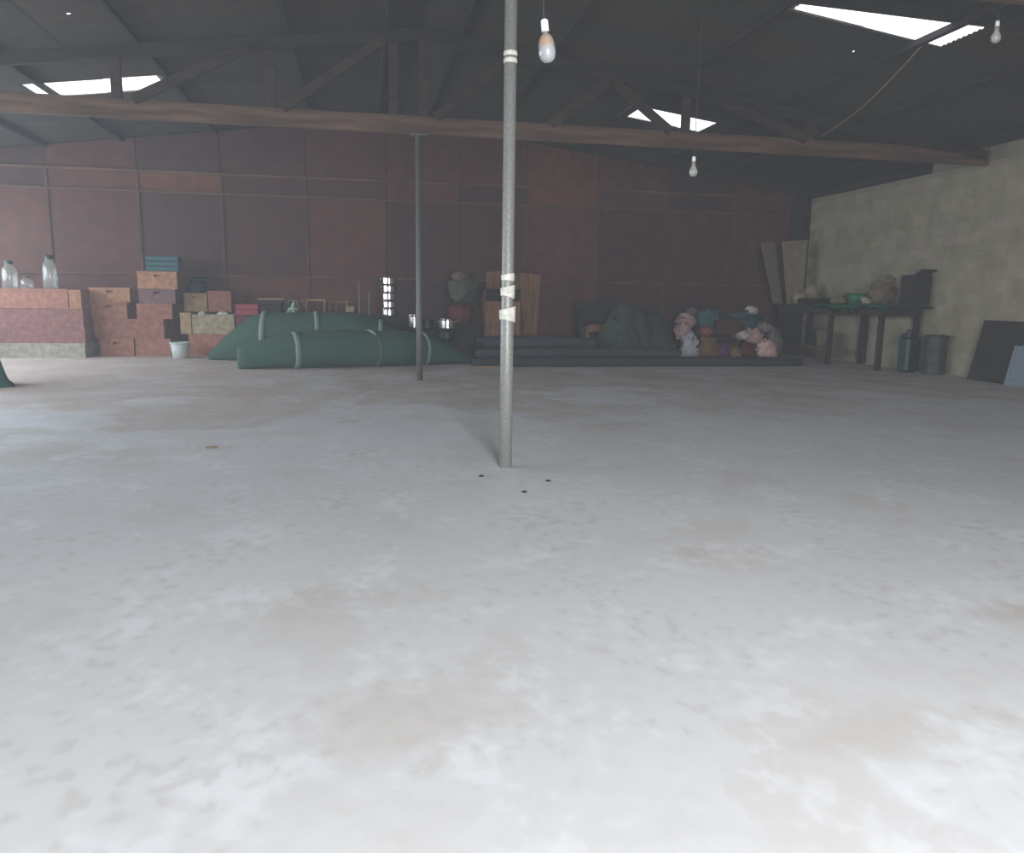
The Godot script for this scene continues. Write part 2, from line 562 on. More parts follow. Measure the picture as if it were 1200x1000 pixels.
	# yard outside
	var yard := structure("ground")
	part(yard, "earth_brown", box(Vector3(30, 0.2, 32), 0.01), M.earth_brown, Vector3(1, -0.35, -6))

func build_roof() -> void:
	var c := structure("ceiling")
	var ang := atan(SLOPE)
	var k := sqrt(1.0 + SLOPE * SLOPE)
	rng.seed = 17
	var z0 := 3.74
	# each entry: slope side, row, [from, to] distance from the ridge, kind
	for row in 28:
		var zc := z0 - 0.76 * row - 0.38
		for side in [-1, 1]:
			var runs := [[0.0, 4.75, 0], [4.6, 9.32, 0]]
			if row == 15 and side == 1:
				runs = [[0.0, 3.85, 0], [3.70, 5.80, 1], [5.74, 9.32, 0]]
			elif row == 22 and side == 1:
				runs = [[0.0, 3.72, 0], [3.62, 5.22, 1], [5.16, 9.32, 0]]
			elif row == 22 and side == -1:
				runs = [[0.0, 3.85, 0], [3.78, 5.74, 1], [5.68, 9.32, 0]]
			var lift := 0.0
			for r in runs:
				var l: float = (r[1] - r[0]) * k
				var mid: float = (r[0] + r[1]) / 2.0
				var hole := []
				if row == 18 and side == -1 and r[0] == 0.0:
					hole = [-1.83, -1.79, 18, 19]   # rusted through
				if row == 16 and side == 1 and r[0] > 1.0:
					hole = [-1.92, -1.90, 7, 7]
				var o := part(c, "skylight_sheet" if r[2] == 1 else "roof_sheet", sheet_for(l, hole), M.skylight if r[2] == 1 else M.roof[rng.randi() % 3], Vector3(XC + side * mid, roof_y(XC + side * mid) + 0.035 - lift, zc))
				o.rotation.z = -side * ang
				if hole.size() and side == -1:
					o.rotation.z = ang
				lift += 0.006
	# a cut sheet that laps over part of the front skylight
	var st := begin()
	var A := Vector3(4.6, roof_y(4.6) + 0.012, -7.62)
	var B := Vector3(6.72, roof_y(6.72) + 0.012, -7.62)
	var C2 := Vector3(6.72, roof_y(6.72) + 0.012, -7.70)
	var D := Vector3(4.6, roof_y(4.6) + 0.012, -8.26)
	for dy in [0.0, 0.004]:
		quad(st, A + Vector3(0, dy, 0), B + Vector3(0, dy, 0), C2 + Vector3(0, dy, 0), D + Vector3(0, dy, 0), (A + C2) / 2 + Vector3(0, 0.002, 0))
	quad(st, D, C2, C2 + Vector3(0, 0.004, 0), D + Vector3(0, 0.004, 0), (A + C2) / 2)
	part(c, "lapped_sheet", done(st), M.roof[1])
	# ridge cap
	for side in [-1, 1]:
		var o := part(c, "ridge_cap", box(Vector3(0.34, 0.012, 21.4), 0.003), M.roof[1], Vector3(XC + side * 0.16, roof_y(XC + 0.16) + 0.065, -6.85))
		o.rotation.z = -side * ang
	# purlins run the length of the shed on the trusses
	for x in [1.45, 2.75, 4.62, 6.36, 7.75, 9.3]:
		for side in [-1, 1]:
			var px: float = XC + side * (x - XC)
			var o := bar(c, "purlin", Vector3(px, roof_y(px) - 0.02, -17.0), Vector3(px, roof_y(px) - 0.02, ZF), 0.06, 0.08, M.timber_dark)
			o.rotation.z = side * ang
	# small gap fillers under the eaves on the left
	bar(c, "eaves_board", Vector3(XL - 0.12, 3.74, -17.0), Vector3(XL - 0.12, 3.74, ZF), 0.1, 0.1, M.timber_dark)
	bar(c, "eaves_board", Vector3(XR + 0.10, 3.79, -12.4), Vector3(XR + 0.10, 3.79, ZF), 0.1, 0.06, M.timber_dark)

var sheet_cache := {}
func sheet_for(l: float, hole: Array) -> ArrayMesh:
	var key := str(l) + str(hole)
	if not sheet_cache.has(key):
		sheet_cache[key] = sheet(l, 0.80, hole)
	return sheet_cache[key]

func build_truss(z: float, label: String) -> void:
	var t := thing("roof_truss", label, "roof truss", Vector3(XC, 3.42, z), 0.0, "timber roof trusses")
	var top := func(x: float) -> float: return roof_y(XC + x) - 0.14 - 3.42
	bar(t, "tie_beam", Vector3(XL - XC + 0.02, 0.13, 0), Vector3(XR - XC - 0.02, 0.13, 0), 0.07, 0.24, M.timber)
	for s in [-1, 1]:
		bar(t, "rafter", Vector3(0, top.call(0.0), 0), Vector3(s * 9.05, top.call(9.05), 0), 0.07, 0.16, M.timber_dark)
	# posts and braces: [x below, x above]
	for w in [[-0.42, -0.42], [0.0, 0.0], [-2.05, -2.05], [-3.95, -3.95], [3.86, 3.86], [5.9, 5.9]]:
		bar(t, "post", Vector3(w[0], 0.25, -0.02), Vector3(w[1], top.call(w[1]) - 0.07, -0.02), 0.13, 0.06, M.timber_web)
	for w in [[-1.9, -0.55], [0.15, 1.2], [1.8, 2.7], [3.6, 2.6], [-3.75, -2.3], [5.8, 4.4]]:
		bar(t, "brace", Vector3(w[0], 0.24, 0.05), Vector3(w[1], top.call(w[1]) - 0.05, 0.05), 0.05, 0.13, M.timber_web)

func build_pole(z: float, x: float, label: String, near: bool) -> void:
	var p := thing("steel_pole", label, "pole", Vector3(x, 0, z), 0.0, "steel roof poles")
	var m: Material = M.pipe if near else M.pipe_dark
	part(p, "pipe", lathe([Vector2(0, 0), Vector2(0.046, 0.0), Vector2(0.046, 1.10), Vector2(0.042, 1.12), Vector2(0.042, 3.41), Vector2(0, 3.41)], 24), m)
	part(p, "head_plate", box(Vector3(0.22, 0.02, 0.16), 0.003), m, Vector3(0, 3.42, 0))
	if near:
		# weld ring, and paper and tape left on the pipe
		for y in [2.755, 2.80]:
			part(p, "weld_ring", lathe([Vector2(0.041, -0.016), Vector2(0.046, -0.010), Vector2(0.046, 0.010), Vector2(0.041, 0.016)], 24), M.paper, Vector3(0, y, 0))
		for s in [[1.345, 0.03, 0.046, 0.2], [1.245, 0.05, 0.049, 0.5], [1.09, 0.06, 0.056, 0.4]]:
			var st := begin(true)
			var n := 20
			var a0 := PI * 0.05
			var a1 := PI * 0.98
			for i in n:
				var u0 := lerpf(a0, a1, float(i) / n)
				var u1 := lerpf(a0, a1, float(i + 1) / n)
				var r: float = s[2]
				var lo0: float = -s[1] * (0.75 + s[3] * 0.5 * cos(u0 * 1.3))
				var lo1: float = -s[1] * (0.75 + s[3] * 0.5 * cos(u1 * 1.3))
				var hi0: float = s[1] * (0.75 + 0.25 * cos(u0))
				var hi1: float = s[1] * (0.75 + 0.25 * cos(u1))
				var P := [Vector3(r * cos(u0), lo0, r * sin(u0)), Vector3(r * cos(u1), lo1, r * sin(u1)), Vector3(r * cos(u1) * 1.06, hi1, r * sin(u1) * 1.06), Vector3(r * cos(u0) * 1.06, hi0, r * sin(u0) * 1.06)]
				quad(st, P[0], P[1], P[2], P[3], Vector3.ZERO)
			part(p, "paper_label", done(st), M.paper, Vector3(0, s[0], 0))

func hanging_bulb(called: String, label: String, at: Vector3, top: float, tilt: float, clear: bool, group: String) -> void:
	# at = middle of the glass; hangs on a cord from the roof timbers
	var t := thing(called, label, "light bulb", Vector3(at.x, at.y, at.z), 0.0, group)
	t.rotation.z = tilt
	if clear:
		part(t, "glass", lathe([Vector2(0, -0.045), Vector2(0.018, -0.042), Vector2(0.032, -0.028), Vector2(0.036, -0.008), Vector2(0.032, 0.012), Vector2(0.02, 0.034), Vector2(0.015, 0.05)], 20), M.bulb_clear)
		part(t, "cap", lathe([Vector2(0.016, 0.048), Vector2(0.016, 0.075), Vector2(0, 0.078)], 16), M.bulb_base)
	else:
		part(t, "glass", lathe([Vector2(0, -0.052), Vector2(0.016, -0.05), Vector2(0.029, -0.038), Vector2(0.0345, -0.018), Vector2(0.0345, 0.0), Vector2(0.032, 0.010)], 24), M.bulb_glass)
		part(t, "cap", lathe([Vector2(0.033, 0.008), Vector2(0.032, 0.022), Vector2(0.026, 0.042), Vector2(0.016, 0.054), Vector2(0.013, 0.056)], 24), M.bulb_base)
		part(t, "neck", lathe([Vector2(0.012, 0.054), Vector2(0.012, 0.068)], 16), M.pipe_dark)
	var y0 := 0.066 if not clear else 0.07
	part(t, "holder", lathe([Vector2(0.0, y0), Vector2(0.015, y0), Vector2(0.015, y0 + 0.04), Vector2(0.010, y0 + 0.046), Vector2(0.0, y0 + 0.046)], 16), M.holder)
	var up := Vector3(0, top - at.y, 0).rotated(Vector3.BACK, -tilt)
	part(t, "cord", tube([Vector3(0, y0 + 0.04, 0), Vector3(0, y0 + 0.08, 0), up * 0.5 + Vector3(0.01, 0, 0), up], 0.003, 6), M.cord)

# ---------------------------------------------------------------- goods
func carton_body(s: Vector3, slot: bool) -> ArrayMesh:
	var st := begin()
	var h := s / 2.0
	var P := func(x: float, y: float, z: float) -> Vector3: return Vector3(x, y, z)
	var o := Vector3.ZERO
	quad(st, P.call(-h.x, -h.y, -h.z), P.call(h.x, -h.y, -h.z), P.call(h.x, h.y, -h.z), P.call(-h.x, h.y, -h.z), o)
	for sx in [-h.x, h.x]:
		quad(st, P.call(sx, -h.y, -h.z), P.call(sx, -h.y, h.z), P.call(sx, h.y, h.z), P.call(sx, h.y, -h.z), o)
	for sy in [-h.y, h.y]:
		quad(st, P.call(-h.x, sy, -h.z), P.call(h.x, sy, -h.z), P.call(h.x, sy, h.z), P.call(-h.x, sy, h.z), o)
	if not slot:
		quad(st, P.call(-h.x, -h.y, h.z), P.call(h.x, -h.y, h.z), P.call(h.x, h.y, h.z), P.call(-h.x, h.y, h.z), o)
		return done(st)
	# hand hole near the top of the front, a real pocket
	var hw := minf(0.06, s.x * 0.14)
	var y1 := h.y - s.y * 0.16
	var y0 := y1 - minf(0.04, s.y * 0.16)
	var xs := [-h.x, -hw, hw, h.x]
	var ys := [-h.y, y0, y1, h.y]
	for i in 3:
		for j in 3:
			if i == 1 and j == 1:
				continue
			quad(st, P.call(xs[i], ys[j], h.z), P.call(xs[i + 1], ys[j], h.z), P.call(xs[i + 1], ys[j + 1], h.z), P.call(xs[i], ys[j + 1], h.z), o)
	var zb := h.z - 0.10
	var inn := Vector3(0, (y0 + y1) / 2, h.z - 0.05)
	var far := [Vector3(-hw, y0, h.z), Vector3(hw, y0, h.z), Vector3(hw, y1, h.z), Vector3(-hw, y1, h.z)]
	for q in 4:
		var a: Vector3 = far[q]
		var b: Vector3 = far[(q + 1) % 4]
		# pocket sides face the hollow
		quad(st, a, b, Vector3(b.x, b.y, zb), Vector3(a.x, a.y, zb), (a + b) / 2 * 2.0 - inn)
	quad(st, Vector3(-hw, y0, zb), Vector3(hw, y0, zb), Vector3(hw, y1, zb), Vector3(-hw, y1, zb), Vector3(0, inn.y, zb - 1.0))
	return done(st)

# x0..x1, y0..y1 of the front face, z of the front, depth behind it
func carton(x0: float, x1: float, y0: float, y1: float, zf: float, depth: float, m: Material, slot: bool, lid: bool, label: String, turn := 0.0) -> void:
	var t := thing("carton", label, "carton", Vector3((x0 + x1) / 2, y0, zf - depth / 2), turn, "cartons stacked along the board wall")
	var s := Vector3(x1 - x0, y1 - y0, depth)
	part(t, "body", carton_body(s - Vector3(0.012, 0.012, 0.012), slot), m, Vector3(0, s.y / 2 - 0.006, 0))
	if lid:
		var lh := minf(0.05, s.y * 0.14)
		part(t, "lid", box(Vector3(s.x, lh, s.z), 0.004), m, Vector3(0, s.y - lh / 2, 0))
	else:
		for sd in [-1, 1]:
			part(t, "flap", box(Vector3(s.x - 0.01, 0.008, s.z / 2 - 0.008), 0.002), m, Vector3(0, s.y - 0.005, sd * s.z / 4))
		part(t, "tape", box(Vector3(0.055, 0.003, s.z + 0.004), 0.001), M.card_pale, Vector3(0, s.y - 0.001, 0))

func roll_mesh(length: float, rmax: float, rmin_l: float, rmin_r: float, flat: float, seed_: int, bow := 0.0) -> ArrayMesh:
	# lies along local x from 0 to length, resting on y = 0
	var nz := FastNoiseLite.new()
	nz.seed = seed_
	nz.frequency = 1.6
	nz.fractal_octaves = 3
	var rings := []
	var n := 44
	for i in n + 1:
		var u := float(i) / n
		var e := minf(1.0, u * 3.2)
		var g := minf(1.0, (1.0 - u) * 3.2)
		var r := rmax * minf(lerpf(rmin_l, 1.0, sin(e * PI / 2)), lerpf(rmin_r, 1.0, sin(g * PI / 2)))
		var ring := []
		for k in 28:
			var a := TAU * k / 28.0
			var x := u * length
			var rr := r * (1.0 + 0.11 * nz.get_noise_3d(x * 0.5, cos(a) * 1.2, sin(a) * 1.2) + 0.05 * nz.get_noise_3d(x * 3.0, cos(a) * 0.6, sin(a) * 3.0 + 7.0))
			rr *= 1.0 + 0.035 * sin(a * 9.0 + 1.5 * sin(x * 4.0)) * (1.0 - minf(e, g))
			rr *= 1.0 + 0.02 * sin(x * 22.0 + 2.0 * sin(a)) * clampf(1.4 - 1.4 * minf(e, g), 0.0, 1.0)
			# the winding leaves a lip along the roll
			rr *= 1.0 + 0.05 * maxf(0.0, 1.0 - absf(wrapf(a - 2.2 - 0.15 * sin(x), -PI, PI)) * 2.5)
			var y := rr * sin(a) * flat
			y = maxf(y, -r * flat * 0.88)
			ring.append(Vector3(x, y + r * flat * 0.88, rr * cos(a) + bow * sin(u * PI)))
		rings.append(ring)
	return loft(rings)

func band_mesh(u: float, length: float, rmax: float, rl: float, rr_: float, flat: float, width: float, skew: float, bow := 0.0) -> ArrayMesh:
	var e := minf(1.0, u * 3.2)
	var g := minf(1.0, (1.0 - u) * 3.2)
	var r := rmax * minf(lerpf(rl, 1.0, sin(e * PI / 2)), lerpf(rr_, 1.0, sin(g * PI / 2)))
	var rings := []
	for s in [[-0.5, 0.99], [-0.42, 1.055], [0.42, 1.055], [0.5, 0.99]]:
		var ring := []
		for k in 28:
			var a := TAU * k / 28.0
			var y: float = maxf(r * s[1] * sin(a) * flat, -r * flat * 0.885)
			ring.append(Vector3(u * length + s[0] * width + skew * cos(a), y + r * flat * 0.885, r * s[1] * cos(a) + bow * sin(u * PI)))
		rings.append(ring)
	return loft(rings)

func net_roll(label: String, a: Vector3, b: Vector3, rmax: float, rl: float, rr_: float, flat: float, m: Material, bands: Array, seed_: int, bow := 0.0) -> void:
	var d := b - a
	var t := thing("net_roll", label, "net roll", a, atan2(-d.z, d.x), "rolls of netting on the floor")
	var l := d.length()
	part(t, "netting", roll_mesh(l, rmax, rl, rr_, flat, seed_, bow), m)
	for s in bands:
		part(t, "strap", band_mesh(s[0], l, rmax, rl, rr_, flat, s[1], s[2], bow), M.strap)

func pot(at: Vector3, r: float, h: float, label: String, m: Material) -> void:
	var t := thing("cooking_pot", label, "cooking pot", at, rng.randf() * TAU, "metal pots among the stores")
	part(t, "body", lathe([Vector2(0, 0), Vector2(r * 0.9, 0), Vector2(r * 0.985, h * 0.08), Vector2(r, h * 0.16), Vector2(r, h * 0.2), Vector2(r, h * 0.82), Vector2(r, h * 0.87), Vector2(r * 1.07, h * 0.93), Vector2(r * 1.07, h), Vector2(r * 0.96, h), Vector2(r * 0.94, h * 0.9), Vector2(r * 0.92, h * 0.1), Vector2(0, h * 0.08)], 28), m)
	for s in [-1, 1]:
		part(t, "handle", tube([Vector3(s * r, h * 0.7, -0.04), Vector3(s * (r + 0.035), h * 0.72, -0.035), Vector3(s * (r + 0.035), h * 0.72, 0.035), Vector3(s * r, h * 0.7, 0.04)], 0.007, 6), m)

func crate(at: Vector3, s: Vector3, m: Material, called: String, label: String, category: String, turn := 0.0) -> Node3D:
	# an open crate of slatted sides
	var t := thing(called, label, category, at, turn)
	var n := maxi(2, int(round(s.y / 0.1)))
	for k in n:
		var y := s.y * (k + 0.5) / n
		var hh := s.y / n - 0.012
		for sd in [-1, 1]:
			part(t, "slat", box(Vector3(s.x, hh, 0.015), 0.003), m, Vector3(0, y, sd * (s.z / 2 - 0.008)))
			part(t, "slat", box(Vector3(0.015, hh, s.z - 0.034), 0.003), m, Vector3(sd * (s.x / 2 - 0.008), y, 0))
	part(t, "bottom", box(Vector3(s.x - 0.03, 0.015, s.z - 0.03), 0.003), m, Vector3(0, 0.012, 0))
	for sx in [-1, 1]:
		for sz in [-1, 1]:
			part(t, "corner_post", box(Vector3(0.03, s.y, 0.03), 0.003), m, Vector3(sx * (s.x / 2 - 0.032), s.y / 2, sz * (s.z / 2 - 0.032)))
	return t

func rag(at: Vector3, s: Vector3, c: Color, seed_: int, label: String, rot := Vector3.ZERO) -> void:
	var o := MeshInstance3D.new()
	o.mesh = lump(s, seed_, 0.32, 2.2)
	o.material_override = cloth(c)
	put(o, "rag", self)
	o.position = at
	o.rotation = rot
	tag(o, label, "rag", "heap of old clothes and rags")

func build_left_goods() -> void:
	# long cartons at the far left
	carton(-7.1, -5.0, 0.0, 0.27, -15.6, 0.8, M.card_white, false, true, "long off-white carton at the bottom of the left stack")
	carton(-7.08, -4.98, 0.272, 0.56, -15.6, 0.8, M.card_pink, false, true, "long dull pink carton directly above the off-white carton")
	carton(-7.06, -5.0, 0.562, 0.90, -15.62, 0.8, M.card_pink, false, true, "long dull pink carton just below the tan carton on top")
	carton(-7.05, -5.225, 0.902, 1.26, -15.6, 0.8, M.card[2], false, true, "long tan-pink carton on top of the left stack")
	carton(-5.22, -5.005, 0.902, 1.25, -15.6, 0.7, M.card[0], false, true, "narrow upright tan carton at the right end of the long one")
	# second column
	carton(-4.88, -4.26, 0.0, 0.34, -16.0, 0.7, M.card[2], true, true, "bottom carton with hand hole under the wide carton, left one")
	carton(-4.25, -3.6, 0.0, 0.34, -16.02, 0.7, M.card[2], false, true, "bottom carton behind the white tub, right one under the wide carton")
	carton(-4.96, -3.70, 0.342, 0.715, -16.0, 0.7, M.card[1], false, true, "wide pinkish carton lying across two bottom cartons")
	carton(-4.98, -4.34, 0.717, 1.03, -16.0, 0.7, M.card[2], true, true, "carton with hand hole, on the left of the wide carton")
	carton(-4.99, -4.27, 1.032, 1.30, -16.0, 0.7, M.card[0], true, true, "light tan carton with hand hole topping the left column")
	carton(-4.18, -3.53, 0.717, 1.01, -16.0, 0.7, M.card[1], false, true, "reddish carton on the right of the wide carton")
	carton(-4.13, -3.46, 1.012, 1.29, -16.0, 0.7, M.card[3], true, true, "dark greyish purple carton below the bright orange-tan one")
	carton(-4.13, -3.41, 1.292, 1.62, -16.0, 0.7, M.card[0], true, true, "bright orange-tan carton with hand hole, under the teal crate")
	var tc := crate(Vector3(-3.69, 1.622, -16.3), Vector3(0.58, 0.29, 0.42), M.teal, "plastic_crate", "dark teal plastic crate on top of the tallest carton column", "crate")
	tc.set_meta("label", "dark teal plastic crate on top of the tallest carton column")
	# third column
	carton(-3.27, -2.47, 0.0, 0.43, -16.0, 0.7, M.card[2], false, true, "pinkish carton on the floor beneath the pale open carton")
	carton(-3.41, -3.20, 0.432, 0.84, -16.02, 0.5, M.card[4], false, true, "narrow tan carton beside the pale open carton")
	# pale open carton with foam parcels
	var t := thing("open_carton", "pale open carton with white lumps showing over its rim", "carton", Vector3(-2.79, 0.432, -16.3), 0.0)
	for sd in [-1, 1]:
		part(t, "side", box(Vector3(0.78, 0.38, 0.012), 0.003), M.card_pale, Vector3(0, 0.19, sd * 0.30))
		part(t, "side", box(Vector3(0.012, 0.38, 0.588), 0.003), M.card_pale, Vector3(sd * 0.384, 0.19, 0))
	part(t, "bottom", box(Vector3(0.756, 0.012, 0.588), 0.003), M.card_pale, Vector3(0, 0.007, 0))
	for q in [[-3.02, 0.22, 31, "smaller white foam parcel in the pale open carton"], [-2.62, 0.36, 32, "larger white foam parcel in the pale open carton"]]:
		var o := MeshInstance3D.new()
		o.mesh = lump(Vector3(q[1], 0.46, 0.30), q[2], 0.10, 1.5)
		o.material_override = M.foam
		put(o, "foam_parcel", self)
		o.position = Vector3(q[0], 0.446, -16.17)
		tag(o, q[3], "parcel", "white parcels in the open carton")
	carton(-3.39, -2.95, 0.86, 1.22, -16.35, 0.4, M.card[4], true, true, "small yellowish tan carton with hand hole on the pale carton")
	carton(-2.94, -2.5, 0.86, 1.27, -16.33, 0.4, M.card[1], false, true, "small reddish tilted carton on the pale carton", 0.06)
	var o2 := thing("folded_sheet", "dark blue folded plastic sheet lying on the small tan carton", "plastic sheet", Vector3(-3.17, 1.222, -16.56), 0.0)
	part(o2, "fold", lump(Vector3(0.40, 0.26, 0.30), 77, 0.14, 1.6), M.blue_dark)
	part(o2, "fold", lump(Vector3(0.36, 0.12, 0.26), 78, 0.12, 1.6), M.blue_dark, Vector3(0.05, 0.22, 0.0))
	# white tub
	var b := thing("plastic_tub", "white plastic tub on the floor before the cartons", "tub", Vector3(-3.33, 0, -15.55))
	part(b, "body", lathe([Vector2(0, 0.0), Vector2(0.14, 0.0), Vector2(0.175, 0.29), Vector2(0.165, 0.29), Vector2(0.132, 0.012), Vector2(0, 0.012)], 28), M.white_plastic)
	part(b, "rim", lathe([Vector2(0.172, 0.27), Vector2(0.188, 0.275), Vector2(0.188, 0.30), Vector2(0.165, 0.30), Vector2(0.165, 0.285)], 28), M.white_plastic)
	# pink crate on a dull carton
	carton(-2.38, -1.94, 0.0, 0.80, -16.0, 0.5, M.pink_dull, false, true, "dull pinkish brown tall carton under the pink crate")
	crate(Vector3(-2.16, 0.802, -16.24), Vector3(0.43, 0.22, 0.40), M.pink, "plastic_crate", "bright pink plastic crate behind the green net rolls", "crate")
	# things left standing on the long cartons
	for q in [[-6.30, 0.13, 0.50, "pale clear jar at the left edge of the picture"], [-6.02, 0.11, 0.22, "short pale jar between the two taller jars on the cartons"], [-5.62, 0.125, 0.62, "tall pale jar with dark green lid on the long tan-pink carton"]]:
		var w := thing("plastic_jar", q[3], "jar", Vector3(q[0], 1.262, -15.95), 0.0, "clear jars on the cartons")
		var r: float = q[1]
		var h: float = q[2]
		part(w, "body", lathe([Vector2(0, 0), Vector2(r * 0.9, 0), Vector2(r, h * 0.06), Vector2(r, h * 0.6), Vector2(r * 0.85, h * 0.74), Vector2(r * 0.52, h * 0.82), Vector2(r * 0.5, h * 0.9)], 24), M.wrap)
		part(w, "lid", lathe([Vector2(r * 0.56, h * 0.86), Vector2(r * 0.56, h), Vector2(0, h)], 20), M.green_can)

func build_middle_goods() -> void:
	# dark case with a plank on top, woven bag, frames
	var dc := thing("wooden_chest", "dark wooden chest under a light plank behind the net roll", "chest", Vector3(-1.70, 0, -16.25))
	part(dc, "body", box(Vector3(0.40, 1.0, 0.45), 0.01), M.wood_dark, Vector3(0, 0.5, 0))
	part(dc, "lid", box(Vector3(0.43, 0.10, 0.48), 0.01), M.wood_dark, Vector3(0, 1.052, 0))
	tag(part(self, "plank", box(Vector3(0.50, 0.04, 0.20), 0.004), M.wood_light, Vector3(-1.70, 1.124, -16.1)), "short light plank lying on the dark chest", "plank")
	var bag := thing("woven_bag", "green and white checked woven bag behind the net roll", "bag", Vector3(-1.28, 0, -16.0))
	part(bag, "body", lump(Vector3(0.32, 1.14, 0.34), 61, 0.10, 1.4), M.plaid)
	for s in [-1, 1]:
		part(bag, "handle", tube([Vector3(-0.10, 0.96, s * 0.07), Vector3(-0.08, 1.10, s * 0.05), Vector3(0.08, 1.10, s * 0.05), Vector3(0.10, 0.96, s * 0.07)], 0.012, 6), M.strap)
	var wood := [M.wood_light, M.wood, M.wood_light]
	var fl := ["light wooden frame leaning at a slant, nearest the checked bag", "dark wooden frame in the middle of the leaning frames", "light wooden frame standing at the right end of the frames"]
	for i in 3:
		var f := thing("wooden_frame", fl[i], "frame", Vector3(-0.88 + i * 0.25, 0.0, -16.1 - 0.06 * i), 0.12 * (i - 1), "wooden frames against the board wall")
		f.rotation.x = -0.22
		var w := 0.40
		var h := 1.16 - 0.02 * i
		for s in [-1, 1]:
			part(f, "stile", box(Vector3(0.04, h, 0.03), 0.004), wood[i], Vector3(s * (w / 2 - 0.02), h / 2, 0))
		for y in [0.02, h * 0.72, h - 0.02]:
			part(f, "rail", box(Vector3(w - 0.08, 0.04, 0.028), 0.004), wood[i], Vector3(0, y, 0))
	var ln := bar(self, "loose_slat", Vector3(-1.12, 1.13, -16.22), Vector3(-0.62, 0.02, -15.98), 0.02, 0.035, M.wood_light)
	tag(ln, "light slat slanting down across the wooden frames", "slat")
	var cb := thing("small_carton", "small pale block at the right end of the frames", "carton", Vector3(-0.17, 0, -16.05))
	part(cb, "body", box(Vector3(0.18, 0.88, 0.26), 0.006), M.wood_dark, Vector3(0, 0.44, 0))
	part(cb, "parcel", box(Vector3(0.17, 0.12, 0.20), 0.01), M.card_pale, Vector3(0, 0.942, 0))
	# thin pipes against the wall
	for q in [[0.02, 1.52, "grey thin pipe leaning on the wall left of the pot stack"], [0.22, 1.30, "shorter grey thin pipe closest to the pot stack"]]:
		var p := part(self, "thin_pipe", tube([Vector3(0, 0, 0), Vector3(0, q[1], -0.18)], 0.022, 10), M.pipe, Vector3(q[0], 0.0, -16.55))
		tag(p, q[2], "pipe", "thin pipes at the wall")
	# stacked pots on dark crates, more pots beside
	rng.seed = 33
	crate(Vector3(0.60, 0, -15.6), Vector3(0.62, 0.80, 0.55), M.wood_dark, "wooden_crate", "dark slatted crate carrying the tall stack of pots", "crate")
	# lying across the crate's rim, a board for the pots
	tag(part(self, "shelf_board", box(Vector3(0.60, 0.02, 0.52), 0.004), M.wood_dark, Vector3(0.60, 0.812, -15.6)), "dark board under the tall stack of pots", "board")
	var names := ["bottom", "second", "middle", "fourth", "top"]
	for k in 5:
		pot(Vector3(0.60 + 0.008 * (k % 2), 0.824 + 0.152 * k, -15.6), 0.155 - 0.004 * k, 0.148, "shiny metal pot, %s of the tall pot stack" % (names[k] + ("" if k in [0, 2, 4] else " from below")), M.chrome)
	crate(Vector3(1.20, 0, -15.3), Vector3(0.50, 0.55, 0.50), M.wood_dark, "wooden_crate", "dark slatted crate behind the far steel pole", "crate")
	tag(part(self, "shelf_board", box(Vector3(0.50, 0.02, 0.48), 0.004), M.wood_dark, Vector3(1.20, 0.562, -15.3)), "dark board on the crate behind the far pole", "board")
	pot(Vector3(1.06, 0.574, -15.2), 0.12, 0.30, "tall shiny metal pot just left of the far pole", M.chrome)
	pot(Vector3(1.33, 0.574, -15.3), 0.11, 0.20, "small dull metal pot just right of the far pole", M.black_metal)
	crate(Vector3(1.72, 0, -15.0), Vector3(0.46, 0.36, 0.46), M.wood_dark, "wooden_crate", "low dark crate under the shiny bucket", "crate")
	tag(part(self, "shelf_board", box(Vector3(0.46, 0.02, 0.46), 0.004), M.wood_dark, Vector3(1.72, 0.372, -15.0)), "dark board under the shiny bucket", "board")
	pot(Vector3(1.66, 0.384, -14.93), 0.20, 0.20, "wide dark metal pot below the shiny one", M.black_metal)
	pot(Vector3(1.68, 0.586, -14.93), 0.17, 0.22, "wide shiny metal pot on the dark pot near the sack", M.chrome)
	# red cloth, sack on top
	crate(Vector3(2.10, 0, -15.55), Vector3(0.60, 0.70, 0.55), M.wood_dark, "wooden_crate", "dark crate beneath the red cloth beside the cupboard", "crate")
	var rc := MeshInstance3D.new()
	rc.mesh = lump(Vector3(0.52, 0.40, 0.44), 81, 0.28, 2.0)
	rc.material_override = cloth(Color(0.42, 0.17, 0.16))
	put(rc, "red_cloth", self)
	rc.position = Vector3(2.04, 0.70, -15.5)
	tag(rc, "crumpled dark red cloth under the olive sack", "cloth")
	var sk := thing("sack", "olive grey crumpled sack beside the cupboard top", "sack", Vector3(2.08, 1.12, -15.5))
	part(sk, "bag", lump(Vector3(0.62, 0.58, 0.46), 82, 0.22, 1.7), M.sack)
	part(sk, "mouth", lump(Vector3(0.30, 0.20, 0.28), 83, 0.30, 2.2), M.sack_pale, Vector3(-0.08, 0.40, 0.02))
	# cupboard and plywood
	var cp := thing("cupboard", "brown wooden cupboard with a dark open top compartment behind the near pole", "cupboard", Vector3(2.82, 0, -15.42))
	for s in [-1, 1]:
		part(cp, "side_panel", box(Vector3(0.025, 1.38, 0.45), 0.004), M.wood, Vector3(s * 0.36, 0.69, 0))
	part(cp, "back_panel", box(Vector3(0.695, 1.36, 0.012), 0.002), M.wood_dark, Vector3(0, 0.69, -0.215))
	for y in [0.05, 1.14, 1.37]:
		part(cp, "shelf", box(Vector3(0.695, 0.022, 0.43), 0.003), M.wood if y != 1.37 else M.wood_dark, Vector3(0, y, 0.004))
